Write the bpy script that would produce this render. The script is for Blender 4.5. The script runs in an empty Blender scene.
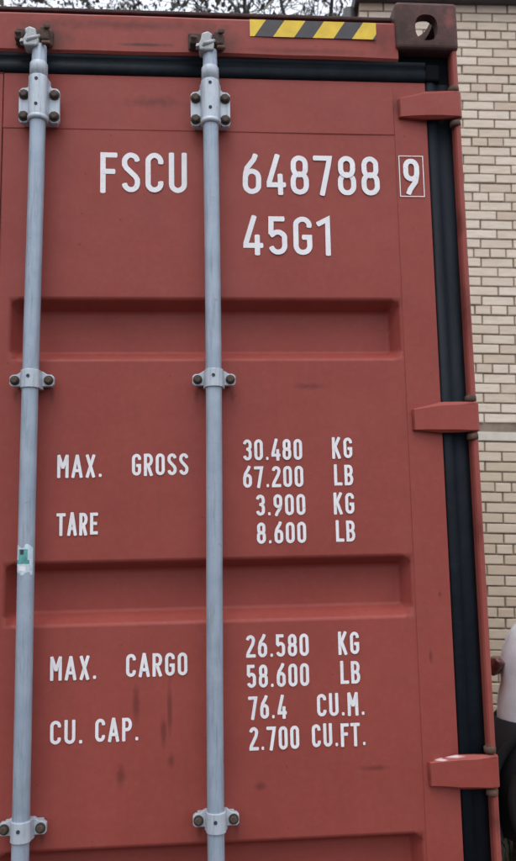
import bpy, bmesh, math, random
from mathutils import Vector, Matrix, noise
R = math.radians
random.seed(7)
scn = bpy.context.scene
COL = scn.collection

# ------------------------------------------------------------------ camera, sky, sun, exposure
TILT = R(2.2)                       # the container stands a little out of level
PIV = Vector((0.5216, -1.935, 1.4922))
LIFT = 0.06
RT = Matrix(((math.cos(TILT), 0, -math.sin(TILT)), (0, 1, 0), (math.sin(TILT), 0, math.cos(TILT))))
def tilted(p):                      # container frame -> world
    return PIV + Vector((0, 0, LIFT)) + RT @ (Vector(p) - PIV)

cam = bpy.data.cameras.new('camera'); camo = bpy.data.objects.new('camera', cam); COL.objects.link(camo)
cam.sensor_fit = 'VERTICAL'; cam.sensor_height = 36; cam.lens = 800 / 861 * 36
cam.clip_start = 0.02; cam.clip_end = 2000
yaw, pit, rol = 0.07682453, 0.13189104, -0.01962217
fw = Vector((math.sin(yaw) * math.cos(pit), math.cos(yaw) * math.cos(pit), math.sin(pit)))
rt = Vector((math.cos(yaw), -math.sin(yaw), 0)); up = rt.cross(fw)
r2 = math.cos(rol) * rt + math.sin(rol) * up; u2 = -math.sin(rol) * rt + math.cos(rol) * up
r2, u2, fw = RT @ r2, RT @ u2, RT @ fw
m = Matrix((r2, u2, -fw)).transposed().to_4x4(); m.translation = PIV + Vector((0, 0, LIFT))
camo.matrix_world = m
scn.camera = camo
cam.dof.use_dof = True; cam.dof.focus_distance = 2.1; cam.dof.aperture_fstop = 6.3

SUN_EL, SUN_AZ = R(62), R(200)      # azimuth clockwise from +Y
w = bpy.data.worlds.new('World'); scn.world = w; w.use_nodes = True
nt = w.node_tree; bg = nt.nodes['Background']
sky = nt.nodes.new('ShaderNodeTexSky'); sky.sky_type = 'NISHITA'; sky.sun_disc = False
sky.sun_elevation = SUN_EL; sky.sun_rotation = SUN_AZ; sky.air_density = 1.0; sky.dust_density = 3
mx = nt.nodes.new('ShaderNodeMix'); mx.data_type = 'RGBA'; mx.inputs[0].default_value = 0.86
nt.links.new(sky.outputs[0], mx.inputs[6]); mx.inputs[7].default_value = (8.0, 8.35, 9.1, 1)
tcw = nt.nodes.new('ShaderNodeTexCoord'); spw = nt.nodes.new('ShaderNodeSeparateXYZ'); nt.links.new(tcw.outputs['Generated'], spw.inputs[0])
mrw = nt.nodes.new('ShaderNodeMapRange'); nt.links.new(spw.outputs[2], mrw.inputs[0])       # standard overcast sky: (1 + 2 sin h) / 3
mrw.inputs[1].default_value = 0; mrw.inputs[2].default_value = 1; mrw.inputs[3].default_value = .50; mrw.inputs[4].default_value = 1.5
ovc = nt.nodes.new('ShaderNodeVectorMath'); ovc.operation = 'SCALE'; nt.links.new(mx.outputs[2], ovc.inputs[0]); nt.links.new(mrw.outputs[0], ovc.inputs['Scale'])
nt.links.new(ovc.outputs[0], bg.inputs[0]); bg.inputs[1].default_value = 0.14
sl = bpy.data.lights.new('sun', 'SUN'); sl.energy = 0.5; sl.angle = R(28); sl.color = (1, 0.96, 0.9)
so = bpy.data.objects.new('sun', sl); COL.objects.link(so)
sd = Vector((math.sin(SUN_AZ) * math.cos(SUN_EL), math.cos(SUN_AZ) * math.cos(SUN_EL), math.sin(SUN_EL)))
so.rotation_euler = (-sd).to_track_quat('-Z', 'Y').to_euler()
scn.view_settings.view_transform = 'Standard'; scn.view_settings.look = 'None'
scn.view_settings.gamma = 1; scn.view_settings.exposure = 0.36

# ------------------------------------------------------------------ materials
class NT:
    def __init__(s, name):
        s.m = bpy.data.materials.new(name); s.m.use_nodes = True; s.t = s.m.node_tree
        s.b = s.t.nodes['Principled BSDF']
    def n(s, typ, **kw):
        x = s.t.nodes.new(typ)
        for k, v in kw.items(): setattr(x, k, v)
        return x
    def l(s, a, b): s.t.links.new(a, b)
    def coord(s, scale=(1, 1, 1), loc=(0, 0, 0)):
        tc = s.n('ShaderNodeTexCoord'); mp = s.n('ShaderNodeMapping')
        mp.inputs['Scale'].default_value = scale; mp.inputs['Location'].default_value = loc
        s.l(tc.outputs['Object'], mp.inputs[0]); return mp.outputs[0]
    def noise(s, scale, detail=4, rough=.55, vec=None, dist=0):
        x = s.n('ShaderNodeTexNoise'); x.inputs['Scale'].default_value = scale
        x.inputs['Detail'].default_value = detail; x.inputs['Roughness'].default_value = rough
        x.inputs['Distortion'].default_value = dist
        s.l(vec if vec else s.coord(), x.inputs['Vector']); return x.outputs[0]
    def ramp(s, fac, *stops):
        x = s.n('ShaderNodeValToRGB'); e = x.color_ramp.elements
        while len(e) < len(stops): e.new(.5)
        for i, (p, c) in enumerate(stops):
            e[i].position = p; e[i].color = (c, c, c, 1) if isinstance(c, (int, float)) else (*c, 1)
        s.l(fac, x.inputs[0]); return x.outputs[0]
    def mix(s, fac, a, b):
        x = s.n('ShaderNodeMix', data_type='RGBA')
        for v, i in ((fac, 0), (a, 6), (b, 7)):
            if isinstance(v, (int, float)): x.inputs[i].default_value = v
            elif isinstance(v, tuple): x.inputs[i].default_value = (*v, 1)
            else: s.l(v, x.inputs[i])
        return x.outputs[2]
    def math(s, op, a, b=None):
        x = s.n('ShaderNodeMath', operation=op)
        for i, v in enumerate((a, b)):
            if v is None: continue
            if isinstance(v, (int, float)): x.inputs[i].default_value = v
            else: s.l(v, x.inputs[i])
        return x.outputs[0]
    def col(s, c):
        if isinstance(c, tuple): s.b.inputs['Base Color'].default_value = (*c, 1)
        else: s.l(c, s.b.inputs['Base Color'])
    def rough(s, c):
        if isinstance(c, (int, float)): s.b.inputs['Roughness'].default_value = c
        else: s.l(c, s.b.inputs['Roughness'])
    def bump(s, h, strength=.3, dist=.01, prev=None):
        x = s.n('ShaderNodeBump'); x.inputs['Strength'].default_value = strength
        x.inputs['Distance'].default_value = dist; s.l(h, x.inputs['Height'])
        if prev: s.l(prev, x.inputs['Normal'])
        s.l(x.outputs[0], s.b.inputs['Normal']); return x.outputs[0]
    def blob(s, c, sz, edge=.5, wob=.35, nsc=40):
        """soft-edged mark at a fixed place of the object (x, z), rough outline"""
        tc = s.n('ShaderNodeTexCoord'); sp = s.n('ShaderNodeSeparateXYZ'); s.l(tc.outputs['Object'], sp.inputs[0])
        dx = s.math('DIVIDE', s.math('SUBTRACT', sp.outputs[0], c[0]), sz[0])
        dz = s.math('DIVIDE', s.math('SUBTRACT', sp.outputs[2], c[1]), sz[1])
        d = s.math('SQRT', s.math('ADD', s.math('MULTIPLY', dx, dx), s.math('MULTIPLY', dz, dz)))
        nn = s.noise(nsc, 4, .6)
        d = s.math('ADD', d, s.math('MULTIPLY', s.math('SUBTRACT', nn, .5), wob * 4))
        return s.ramp(d, (max(0, 1 - edge), 1.0), (1.0, 0.0))
    def maxi(s, *a):
        o = a[0]
        for b in a[1:]: o = s.math('MAXIMUM', o, b)
        return o

RED = (0.306, 0.0590, 0.0460)
def red_paint(name, marks=(), rust=(), base=RED, rough=.52, dirt=.5, chips=()):
    q = NT(name)
    big = q.noise(2.3, 5, .6); fine = q.noise(60, 5, .65)
    streak = q.noise(1.0, 5, .65, q.coord((38, 38, 1.3)))
    c = q.mix(q.ramp(big, (.3, 0.), (.72, 1.)), tuple(v * .88 for v in base), (base[0] * 1.07, base[1] * 1.16, base[2] * 1.14))
    c = q.mix(q.math('MULTIPLY', q.ramp(streak, (.52, 0.), (.78, 1.)), .28 * dirt), c, (.15, .05, .042))
    c = q.mix(q.math('MULTIPLY', q.ramp(fine, (.45, 0.), (.8, 1.)), .22), c, (.36, .125, .11))
    med = q.noise(11, 5, .62)
    c = q.mix(q.math('MULTIPLY', q.ramp(med, (.50, 0.), (.80, 1.)), .30), c, (.20, .050, .040))
    c = q.mix(q.math('MULTIPLY', q.ramp(q.noise(4.1, 4, .6), (.52, 0.), (.78, 1.)), .22), c, (.36, .095, .085))
    spk = q.noise(95, 2, .5)
    c = q.mix(q.math('MULTIPLY', q.ramp(spk, (.72, 0.), (.76, 1.)), .6), c, (.09, .03, .022))
    chipn = q.ramp(q.noise(33, 7, .78), (.665, 0.), (.675, 1.))
    c = q.mix(q.math('MULTIPLY', chipn, .55), c, (.11, .035, .026))
    if marks:
        f = q.maxi(*[q.blob(*k) for k in marks])
        c = q.mix(q.math('MULTIPLY', f, .62), c, (.115, .028, .022))
    if rust:
        f = q.maxi(*[q.blob(*k) for k in rust])
        c = q.mix(q.math('MULTIPLY', f, .85), c, (.045, .026, .02))
    if chips:
        f = q.maxi(*[q.blob(*k) for k in chips])
        c = q.mix(q.math('MULTIPLY', f, .8), c, (.75, .60, .60) if 'hinge' in name else (.27, .085, .08))
    q.col(c)
    q.rough(q.ramp(q.noise(9, 4, .6), (.2, rough - .1), (.8, rough + .14)))
    n1 = q.bump(q.noise(5, 3, .5), .22, .012); q.bump(fine, .12, .002, n1)
    q.b.inputs['Specular IOR Level'].default_value = .26
    return q.m

M = {}
M['panel'] = red_paint('red_panel_paint', marks=[
    ((.375, 1.115), (.011, .055), .7, .2), ((.452, 1.10), (.008, .075), .7, .22), ((.438, 1.05), (.009, .04), .6, .2),
    ((.34, .955), (.014, .030), .7, .25), ((.455, .985), (.010, .022), .8, .2), ((.66, .92), (.02, .012), .8, .3),
    ((.24, 2.30), (.004, .003), .8, .1), ((.335, 2.285), (.004, .004), .8, .1), ((.235, 2.22), (.006, .004), .8, .1),
    ((.30, .72), (.12, .03), .9, .3), ((.80, 1.86), (.05, .01), .9, .3), ((.93, .95), (.05, .008), .9, .4)] + [((x, z), (.009, .028), .95, .3) for x, z in ((.087, 1.845), (.173, 1.842), (.522, 1.84), (.608, 1.842), (.520, .835), (.603, .832), (.165, .835))])
M['frame'] = red_paint('red_frame_paint', marks=[((1.104, 1.345), (.006, .009), .7, .15), ((.42, 2.60), (.10, .02), .9, .35), ((1.05, 2.60), (.012, .04), .8, .3),
    ((1.075, 1.20), (.006, .02), .8, .3)])
M['header'] = red_paint('red_header_paint', rust=[((.145, 2.755), (.085, .062), .95, .22), ((.575, 2.752), (.085, .062), .95, .22),
    ((.40, 2.747), (.09, .006), .9, .3), ((-.125, 2.755), (.055, .045), .9, .25), ((-.56, 2.755), (.055, .045), .9, .25)],
    marks=[((.35, 2.80), (.30, .018), .9, .3), ((1.02, 2.78), (.04, .06), .9, .3), ((.8, 2.74), (.2, .012), .9, .3)])
M['post'] = red_paint('red_post_paint', marks=[((1.205, 2.05), (.012, .10), .8, .4), ((1.205, 1.50), (.010, .06), .8, .4), ((1.20, 2.28), (.01, .05), .8, .3), ((1.205, .83), (.03, .05), .9, .3)],
    base=(.32, .070, .055), dirt=1.2)
M['shell'] = red_paint('red_shell_paint')
HR = [((1.205, z + d), (.02, .007), .9, .3) for z in (2.598, 1.775, .937) for d in (-.036, .036)] + [((1.056, z - .01), (.006, .03), .9, .3) for z in (2.598, 1.775, .937)]
M['hinge'] = red_paint('red_hinge_paint', marks=HR, base=(.315, .060, .046), rough=.42, dirt=.2)
M['hinge_worn'] = red_paint('worn_hinge_paint', marks=HR, base=(.315, .060, .046), rough=.42, dirt=.2,
    chips=[((1.100, .9735), (.046, .0042), .5, .22), ((1.080, .966), (.024, .0028), .6, .25)])
def rusty(name, a, b, rough=.8):
    q = NT(name); q.col(q.mix(q.ramp(q.noise(38, 6, .7), (.35, 0.), (.65, 1.)), a, b)); q.rough(rough)
    q.bump(q.noise(120, 5, .7), .5, .003); return q.m
M['casting'] = red_paint('worn_casting_paint', base=(.085, .042, .038), rough=.65, dirt=1.5, rust=[((1.07, 2.80), (.04, .09), .9, .4), ((1.13, 2.765), (.09, .02), .9, .4)], chips=[((1.195, 2.835), (.016, .04), .9, .35)])
M['rust'] = rusty('dark_rust', (.035, .022, .018), (.10, .052, .034))
M['pin'] = rusty('rusty_pin', (.06, .035, .02), (.15, .075, .05))
M['inner'] = rusty('dark_casting_inside', (.02, .014, .013), (.05, .03, .026))
def galv(name, a, b, dirt=(.16, .17, .17)):
    q = NT(name)
    c = q.mix(q.ramp(q.noise(14, 5, .6), (.3, 0.), (.7, 1.)), a, b)
    c = q.mix(q.math('MULTIPLY', q.ramp(q.noise(1, 5, .7, q.coord((120, 120, 9))), (.50, 0.), (.75, 1.)), .6), c, dirt)
    c = q.mix(q.math('MULTIPLY', q.ramp(q.noise(6, 5, .7), (.55, 0.), (.75, 1.)), .35), c, (.24, .25, .26))
    c = q.mix(q.math('MULTIPLY', q.ramp(q.noise(75, 4, .6), (.66, 0.), (.74, 1.)), .4), c, (.2, .14, .11))
    q.col(c); q.rough(.42); q.b.inputs['Metallic'].default_value = .15
    q.bump(q.noise(150, 4, .6), .2, .0015); return q.m
M['rod'] = galv('grey_blue_rod_paint', (.29, .36, .44), (.39, .455, .535))
M['bracket'] = galv('grey_bracket_zinc', (.44, .50, .56), (.56, .61, .66))
M['cam_metal'] = galv('stained_cam_metal', (.22, .22, .21), (.52, .55, .56), (.10, .07, .05))
M['bolt'] = rusty('dark_bolt', (.030, .022, .018), (.09, .06, .04), .7)
q = NT('rivet_hole'); q.col((.03, .04, .06)); q.rough(.8); M['hole'] = q.m
q = NT('gasket_rubber'); q.col(q.mix(q.ramp(q.noise(1, 4, .6, q.coord((14, 14, 3))), (.35, 0.), (.7, 1.)), (.004, .007, .011), (.009, .014, .020)))
q.rough(.6); q.b.inputs['Specular IOR Level'].default_value = .18; q.bump(q.noise(9, 4), .6, .012); M['gasket'] = q.m
q = NT('gasket_lug_and_shade'); q.col((.003, .004, .006)); q.rough(.85); q.b.inputs['Specular IOR Level'].default_value = .1; M['lug_and_shade'] = q.m  # near-black for gasket lugs and for shade painted in below the castings
q = NT('white_stencil_paint')
wn = q.ramp(q.noise(160, 4, .7), (.60, 0.), (.72, 1.)); wb = q.ramp(q.noise(24, 3, .5), (.3, 0.), (.7, 1.))
q.col(q.mix(q.math('MULTIPLY', wn, .55), q.mix(wb, (.80, .78, .79), (.90, .89, .90)), (.45, .2, .19))); q.rough(.55); M['white'] = q.m
def flat(name, c, rough=.6, var=.15, sc=30, metal=0):
    q = NT(name); q.col(q.mix(q.ramp(q.noise(sc, 4, .6), (.3, 0.), (.7, 1.)), tuple(v * (1 - var) for v in c), tuple(min(1, v * (1 + var)) for v in c)))
    q.rough(rough); q.b.inputs['Metallic'].default_value = metal; return q.m
M['yellow'] = flat('hazard_yellow', (.80, .54, .03), .5, .12)
M['black'] = flat('hazard_black', (.045, .042, .045), .5, .3)
M['teal'] = flat('teal_sticker', (.10, .34, .33), .5, .35, 120)
M['stick_white'] = flat('pale_sticker', (.55, .66, .72), .5, .2, 90)
M['timber'] = flat('weathered_timber', (.18, .13, .09), .85, .3, 20)
M['roofdark'] = flat('dark_roof_metal', (.045, .042, .048), .5, .25, 6)
# brick and mortar
q = NT('cream_brick')
oi = q.n('ShaderNodeObjectInfo'); ge = q.n('ShaderNodeNewGeometry')
rnd = q.math('FRACT', q.math('ADD', oi.outputs['Random'], ge.outputs['Random Per Island']))
rn2 = q.math('FRACT', q.math('MULTIPLY', rnd, 7.31))
c = q.mix(rnd, (.62, .52, .40), (.76, .66, .54))
c = q.mix(q.math('MULTIPLY', q.ramp(rn2, (.80, 0.), (.95, 1.)), .8), c, (.58, .46, .35))
geo = q.n('ShaderNodeNewGeometry')
mp = q.n('ShaderNodeMapping'); mp.inputs['Scale'].default_value = (9, 9, 42); q.l(geo.outputs['Position'], mp.inputs[0])
c = q.mix(q.math('MULTIPLY', q.ramp(q.noise(1, 5, .65, mp.outputs[0]), (.42, 0.), (.75, 1.)), .35), c, (.36, .29, .24))
sp = q.n('ShaderNodeSeparateXYZ'); q.l(geo.outputs['Position'], sp.inputs[0])
mr = q.n('ShaderNodeMapRange'); q.l(sp.outputs[2], mr.inputs[0]); mr.inputs[1].default_value = 2.30; mr.inputs[2].default_value = 2.36
c = q.mix(q.math('MULTIPLY', q.math('SUBTRACT', 1.0, mr.outputs[0]), .45), c, (.52, .41, .285))   # a sandier batch below the band course
q.col(c); q.rough(.85)
q.bump(q.noise(60, 5, .7, geo.outputs['Position']), .5, .004); M['brick'] = q.m
q = NT('mortar'); g2 = q.n('ShaderNodeNewGeometry')
q.col(q.mix(q.ramp(q.noise(7, 5, .6, g2.outputs['Position']), (.35, 0.), (.65, 1.)), (.17, .13, .10), (.30, .235, .18)))
q.rough(.95); q.bump(q.noise(80, 5, .7, g2.outputs['Position']), .6, .005); M['mortar'] = q.m
M['band'] = flat('pale_band_stone', (.60, .56, .48), .8, .08, 12)
# ground
q = NT('worn_asphalt')
q.col(q.mix(q.ramp(q.noise(1.6, 6, .65), (.35, 0.), (.7, 1.)), (.045, .043, .042), (.085, .078, .07)))
q.rough(.9); q.bump(q.noise(45, 6, .7), .6, .02); M['ground'] = q.m
q = NT('grass_blade'); oi = q.n('ShaderNodeNewGeometry')
q.col(q.mix(oi.outputs['Random Per Island'], (.035, .07, .018), (.10, .12, .035))); q.rough(.7); M['grass'] = q.m
q = NT('bark'); q.col(q.mix(q.ramp(q.noise(6, 5, .7), (.3, 0.), (.7, 1.)), (.07, .062, .06), (.13, .12, .115))); q.rough(.9); M['bark'] = q.m
q = NT('small_leaf'); oi = q.n('ShaderNodeNewGeometry')
q.col(q.mix(oi.outputs['Random Per Island'], (.07, .07, .06), (.15, .14, .11))); q.rough(.7); M['leaf'] = q.m
q = NT('white_car_paint'); q.col(q.mix(q.ramp(q.noise(7, 5, .7), (.4, 0.), (.75, 1.)), (.76, .84, .88), (.56, .60, .62))); q.rough(.3)
q.b.inputs['Coat Weight'].default_value = .5; M['carwhite'] = q.m
M['plastic'] = flat('black_plastic', (.006, .006, .008), .8, .2)
M['tyre'] = flat('tyre_rubber', (.02, .02, .022), .8, .25)
M['rim'] = flat('steel_rim', (.16, .18, .21), .4, .15, metal=.8)
q = NT('dark_car_glass'); q.col((.02, .025, .03)); q.rough(.05); M['glass'] = q.m
q = NT('red_lamp_lens'); q.col(q.mix(q.ramp(q.noise(30, 3), (.4, 0.), (.6, 1.)), (.15, .045, .035), (.07, .02, .018))); q.rough(.25); M['lens'] = q.m

# ------------------------------------------------------------------ mesh helpers
def link(name, me, mats, parent=None, smooth=False, **props):
    o = bpy.data.objects.new(name, me); COL.objects.link(o)
    for k in (mats if isinstance(mats, (list, tuple)) else [mats]):
        me.materials.append(M[k] if isinstance(k, str) else k)
    if smooth:
        for p in me.polygons: p.use_smooth = True
    if parent: o.parent = parent
    for k, v in props.items(): o[k] = v
    return o
def finish(bm, name, mats, parent=None, smooth=False, auto=None, **props):
    me = bpy.data.meshes.new(name); bmesh.ops.recalc_face_normals(bm, faces=bm.faces[:]); bm.to_mesh(me); bm.free()
    o = link(name, me, mats, parent, smooth, **props)
    if auto is not None: me.shade_auto(auto) if hasattr(me, 'shade_auto') else None
    return o
def bbox(bm, x0, x1, y0, y1, z0, z1, bev=0, seg=2, mi=0):
    r = bmesh.ops.create_cube(bm, size=1)
    for v in r['verts']:
        v.co = Vector(((x0 + x1) / 2 + v.co.x * (x1 - x0), (y0 + y1) / 2 + v.co.y * (y1 - y0), (z0 + z1) / 2 + v.co.z * (z1 - z0)))
    fs = list({f for v in r['verts'] for f in v.link_faces})
    for f in fs: f.material_index = mi
    if bev:
        es = list({e for v in r['verts'] for e in v.link_edges})
        b = bmesh.ops.bevel(bm, geom=es, offset=bev, segments=seg, affect='EDGES', profile=.5)
        for f in b['faces']: f.material_index = mi
def tube(bm, pts, rad, n=12, cap=True, mi=0):
    """round bar along points; rad number or list"""
    pts = [Vector(p) for p in pts]; rings = []
    a = None
    for i, p in enumerate(pts):
        d = (pts[min(i + 1, len(pts) - 1)] - pts[max(i - 1, 0)]).normalized()
        if a is None: a = d.orthogonal().normalized()
        a = (a - d * a.dot(d)).normalized(); b = d.cross(a)
        r = rad[i] if isinstance(rad, (list, tuple)) else rad
        rings.append([bm.verts.new(p + (a * math.cos(t) + b * math.sin(t)) * r) for t in (2 * math.pi * k / n for k in range(n))])
    for A, B in zip(rings, rings[1:]):
        for k in range(n):
            f = bm.faces.new((A[k], A[(k + 1) % n], B[(k + 1) % n], B[k])); f.material_index = mi; f.smooth = True
    if cap:
        for q_ in (rings[0][::-1], rings[-1]):
            f = bm.faces.new(q_); f.material_index = mi
def extrude_profile(bm, prof, axis, t0, t1, closed=False, mi=0, cap=False):
    """prof = list of 2D points; axis 'z' -> (x,y) profile run in z; axis 'x' -> (y,z) profile run in x"""
    def P(a, t): return Vector((a[0], a[1], t)) if axis == 'z' else Vector((t, a[0], a[1]))
    A = [bm.verts.new(P(a, t0)) for a in prof]; B = [bm.verts.new(P(a, t1)) for a in prof]
    n = len(prof)
    for k in range(n if closed else n - 1):
        f = bm.faces.new((A[k], A[(k + 1) % n], B[(k + 1) % n], B[k])); f.material_index = mi
    if cap:
        bm.faces.new(A[::-1]); bm.faces.new(B)
def slab_poly(bm, pts, y0, y1, mi=0):
    """outline in x,z, thickness in y"""
    A = [bm.verts.new((x, y0, z)) for x, z in pts]; B = [bm.verts.new((x, y1, z)) for x, z in pts]
    n = len(pts)
    bm.faces.new(A).material_index = mi; bm.faces.new(B[::-1]).material_index = mi
    for k in range(n): bm.faces.new((A[k], B[k], B[(k + 1) % n], A[(k + 1) % n])).material_index = mi
def bevel_all(bm, off, seg=2, ang=25):
    bmesh.ops.recalc_face_normals(bm, faces=bm.faces[:]); bm.normal_update()
    es = [e for e in bm.edges if len(e.link_faces) == 2 and e.calc_face_angle(0) > R(ang)]
    bmesh.ops.bevel(bm, geom=es, offset=off, segments=seg, affect='EDGES', profile=.5, clamp_overlap=True)
def empty(name, label, cat, group=None, loc=(0, 0, 0)):
    o = bpy.data.objects.new(name, None); COL.objects.link(o); o.location = loc; o.empty_display_size = .2
    o['label'] = label; o['category'] = cat
    if group: o['group'] = group
    return o
def tag(o, label, cat, group=None):
    o['label'] = label; o['category'] = cat
    if group: o['group'] = group
    return o

# ------------------------------------------------------------------ ground
bm = bmesh.new(); bmesh.ops.create_grid(bm, x_segments=60, y_segments=60, size=400)
gr = finish(bm, 'ground', 'ground', kind='structure'); gr.location.z = -.02

# ------------------------------------------------------------------ brick building
BY = R(-4)
bld = empty('brick_building', 'cream brick building with dark mortar joints and dark roof edge behind the container', 'building', loc=(2.7, 4.1, 0))
bld.rotation_euler.z = BY
S0, S1, ZT = -.955, 5.2, 6.03       # wall runs in local x from S0 to S1, face at y = 0
bm = bmesh.new()
bbox(bm, S0 + .006, S1, .014, .34, -.02, ZT)
bbox(bm, S0 + .006, S0 + .30, .34, 1.0, -.02, ZT)
bbox(bm, S0 + .30, S1 + 1.6, .75, 1.0, -.02, ZT - .01)
bbox(bm, S0 + 1.5, S0 + 1.8, 1.0, 7.5, -.02, ZT)
bbox(bm, S0 + 1.8, S1 + 1.6, 7.2, 7.5, -.02, ZT)
bbox(bm, S1 + 1.3, S1 + 1.6, 1.0, 7.2, -.02, ZT)
finish(bm, 'wall', 'mortar', bld)
bm = bmesh.new()                    # pale band course under a header course
bbox(bm, S0 - .006, S1, -.006, .05, 2.344, 2.412, .004)
finish(bm, 'band_course', 'band', bld)
CP, BL, JT = .079, .26, .0115
def brick_bm(bm, L, H, D, c, seed):
    rr = random.Random(seed); ch = .004
    x0, x1 = c[0], c[0] + L; z0, z1 = c[2], c[2] + H
    y = c[1] + rr.uniform(-.0035, .003)
    j = lambda: rr.uniform(-.003, .003)
    fr = [(x0 + ch + j(), z0 + ch + j()), (x1 - ch + j(), z0 + ch + j()), (x1 - ch + j(), z1 - ch + j()), (x0 + ch + j(), z1 - ch + j())]
    ba = [(x0, z0), (x1, z0), (x1, z1), (x0, z1)]
    A = [bm.verts.new((a, y, b)) for a, b in fr]; B = [bm.verts.new((a, y + ch, b)) for a, b in ba]; Cc = [bm.verts.new((a, c[1] + D, b)) for a, b in ba]
    bm.faces.new(A)
    for P, Q in ((A, B), (B, Cc)):
        for k in range(4): bm.faces.new((P[k], Q[k], Q[(k + 1) % 4], P[(k + 1) % 4]))
def rows():
    z = 4.812 + CP / 2
    hdr = 4.812
    out = []
    n = -16
    while True:                     # upper part, counted from a header course
        zc = hdr - n * CP
        if zc - CP / 2 < 2.41: break
        if zc + CP / 2 < ZT + .04: out.append((zc, 'H' if n % 6 == 0 else ('A' if (n % 6) % 2 else 'B')))
        n += 1
    zc = 2.338 - CP / 2; n = 1
    while zc > .0:
        out.append((zc, 'H' if n % 6 == 5 else ('A' if n % 2 else 'B'))); zc -= CP; n += 1
    return out
singles, rest = [], []
for zc, kind in rows():
    pitch = BL / 2 if kind == 'H' else BL
    ph = {'A': .025, 'B': .158, 'H': -.032}[kind]
    k0 = math.floor((S0 - ph) / pitch)
    s = ph + k0 * pitch
    while s < S1:
        a, b = max(s + JT / 2, S0), min(s + pitch - JT / 2, S1)
        if b - a > .03:
            seen = (b > -.13 and a < .42 and zc > .72) or (zc > 5.72 and a < .42)
            (singles if seen else rest).append((a, b - a, zc - CP / 2 + JT / 2, kind))
        s += pitch
singles.sort(key=lambda t: -t[2])
rest += singles[300:]; singles = singles[:300]
variants = {}
for i, (a, L, z, kind) in enumerate(singles):
    key = (round(L, 3), i % 4)
    if key not in variants:
        bm = bmesh.new(); brick_bm(bm, L, CP - JT, .05, (0, 0, 0), i)
        me = bpy.data.meshes.new('brick'); bmesh.ops.recalc_face_normals(bm, faces=bm.faces[:]); bm.to_mesh(me); bm.free()
        me.materials.append(M['brick']); variants[key] = me
    o = bpy.data.objects.new('brick', variants[key]); COL.objects.link(o); o.parent = bld
    o.location = (a + random.uniform(-.0015, .0015), random.uniform(-.002, .002), z + random.uniform(-.0015, .0015))
    o.rotation_euler.y = random.uniform(-.006, .006)
bm = bmesh.new()
for i, (a, L, z, kind) in enumerate(rest): brick_bm(bm, L, CP - JT, .05, (a, 0, z), i)
me = bpy.data.meshes.new('brickwork'); bmesh.ops.recalc_face_normals(bm, faces=bm.faces[:]); bm.to_mesh(me); bm.free()
link('brickwork', me, 'brick', bld, kind='stuff')
bm = bmesh.new()                    # brickwork of the short return wall
for r_, (zc, kind) in enumerate(rows()):
    s = 0.02 if kind != 'B' else -.11
    while s < .98:
        a, b = max(s, .055), min(s + BL - JT, .98)
        if b - a > .03:
            g = bmesh.new(); brick_bm(g, b - a, CP - JT, .03, (0, 0, 0), r_)
            g.transform(Matrix.Translation((S0, b, zc - CP / 2 + JT / 2)) @ Matrix.Rotation(R(-90), 4, 'Z'))
            t = bpy.data.meshes.new('t'); g.to_mesh(t); g.free(); bm.from_mesh(t); bpy.data.meshes.remove(t)
        s += BL
finish(bm, 'side_brickwork', 'brick', bld, kind='stuff')
bm = bmesh.new()                    # roof slab with dark edge
bbox(bm, S0 - .04, S1 + 1.7, -.10, 1.05, ZT, ZT + .17, .01)
bbox(bm, S0 + 1.4, S1 + 1.7, 1.05, 7.6, ZT + .002, ZT + .168)
finish(bm, 'roof', 'roofdark', bld)
bm = bmesh.new()
tube(bm, [(S0 - .075, .10, -.0), (S0 - .075, .10, ZT)], .055, 14)
for z in (.6, 2.2, 3.8, 5.4):
    bbox(bm, S0 - .14, S0 + .0, .05, .15, z, z + .03)
dp = finish(bm, 'downpipe', 'roofdark', bld)

# ------------------------------------------------------------------ container
cont = empty('shipping_container', 'red steel shipping container seen at its doors, with white stencilled weights and grey locking rods', 'shipping container')
W2, CH = 1.219, 2.896
cont.matrix_world = Matrix.Translation(tilted((0, 0, 0))) @ RT.to_4x4()
LEN = 12.19
# corrugated sides and roof
bm = bmesh.new()
def corr(y0, y1):
    out = []; y = y0; k = 0
    while y < y1:
        out += [(y, 0), (y + .07, 0), (y + .11, .03), (y + .18, .03)]; y += .22
    return [p for p in out if p[0] < y1] + [(y1, 0)]
pr = corr(.16, LEN - .16)
for sx in (-1, 1):
    extrude_profile(bm, [(sx * (W2 - .012 - d), y) for y, d in pr], 'z', .16, CH - .10)
A = [bm.verts.new((-W2 + .06, y, CH - .055 - d * .6)) for y, d in pr]; B = [bm.verts.new((W2 - .06, y, CH - .055 - d * .6)) for y, d in pr]
for k in range(len(pr) - 1): bm.faces.new((A[k], B[k], B[k + 1], A[k + 1]))
bbox(bm, -W2 + .16, W2 - .16, LEN - .06, LEN - .02, .12, CH - .1)
bbox(bm, -W2 + .07, W2 - .07, .12, LEN - .1, .10, .15)
finish(bm, 'body', 'shell', cont)
bm = bmesh.new()
for sx in (-1, 1):
    bbox(bm, min(sx * W2, sx * (W2 - .06)), max(sx * W2, sx * (W2 - .06)), .16, LEN - .16, .02, .16)
    finish(bm, 'bottom_rail', 'shell', cont); bm = bmesh.new()
    bbox(bm, min(sx * (W2 - .004), sx * (W2 - .065)), max(sx * (W2 - .004), sx * (W2 - .065)), .16, LEN - .16, CH - .10, CH - .04)
    finish(bm, 'top_rail', 'shell', cont); bm = bmesh.new()
    x0, x1 = sorted((sx * W2, sx * (W2 - .12)))
    bbox(bm, x0, x1, LEN - .12, LEN, .13, CH - .14, .008); finish(bm, 'corner_post', 'shell', cont); bm = bmesh.new()
bm.free()

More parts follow.
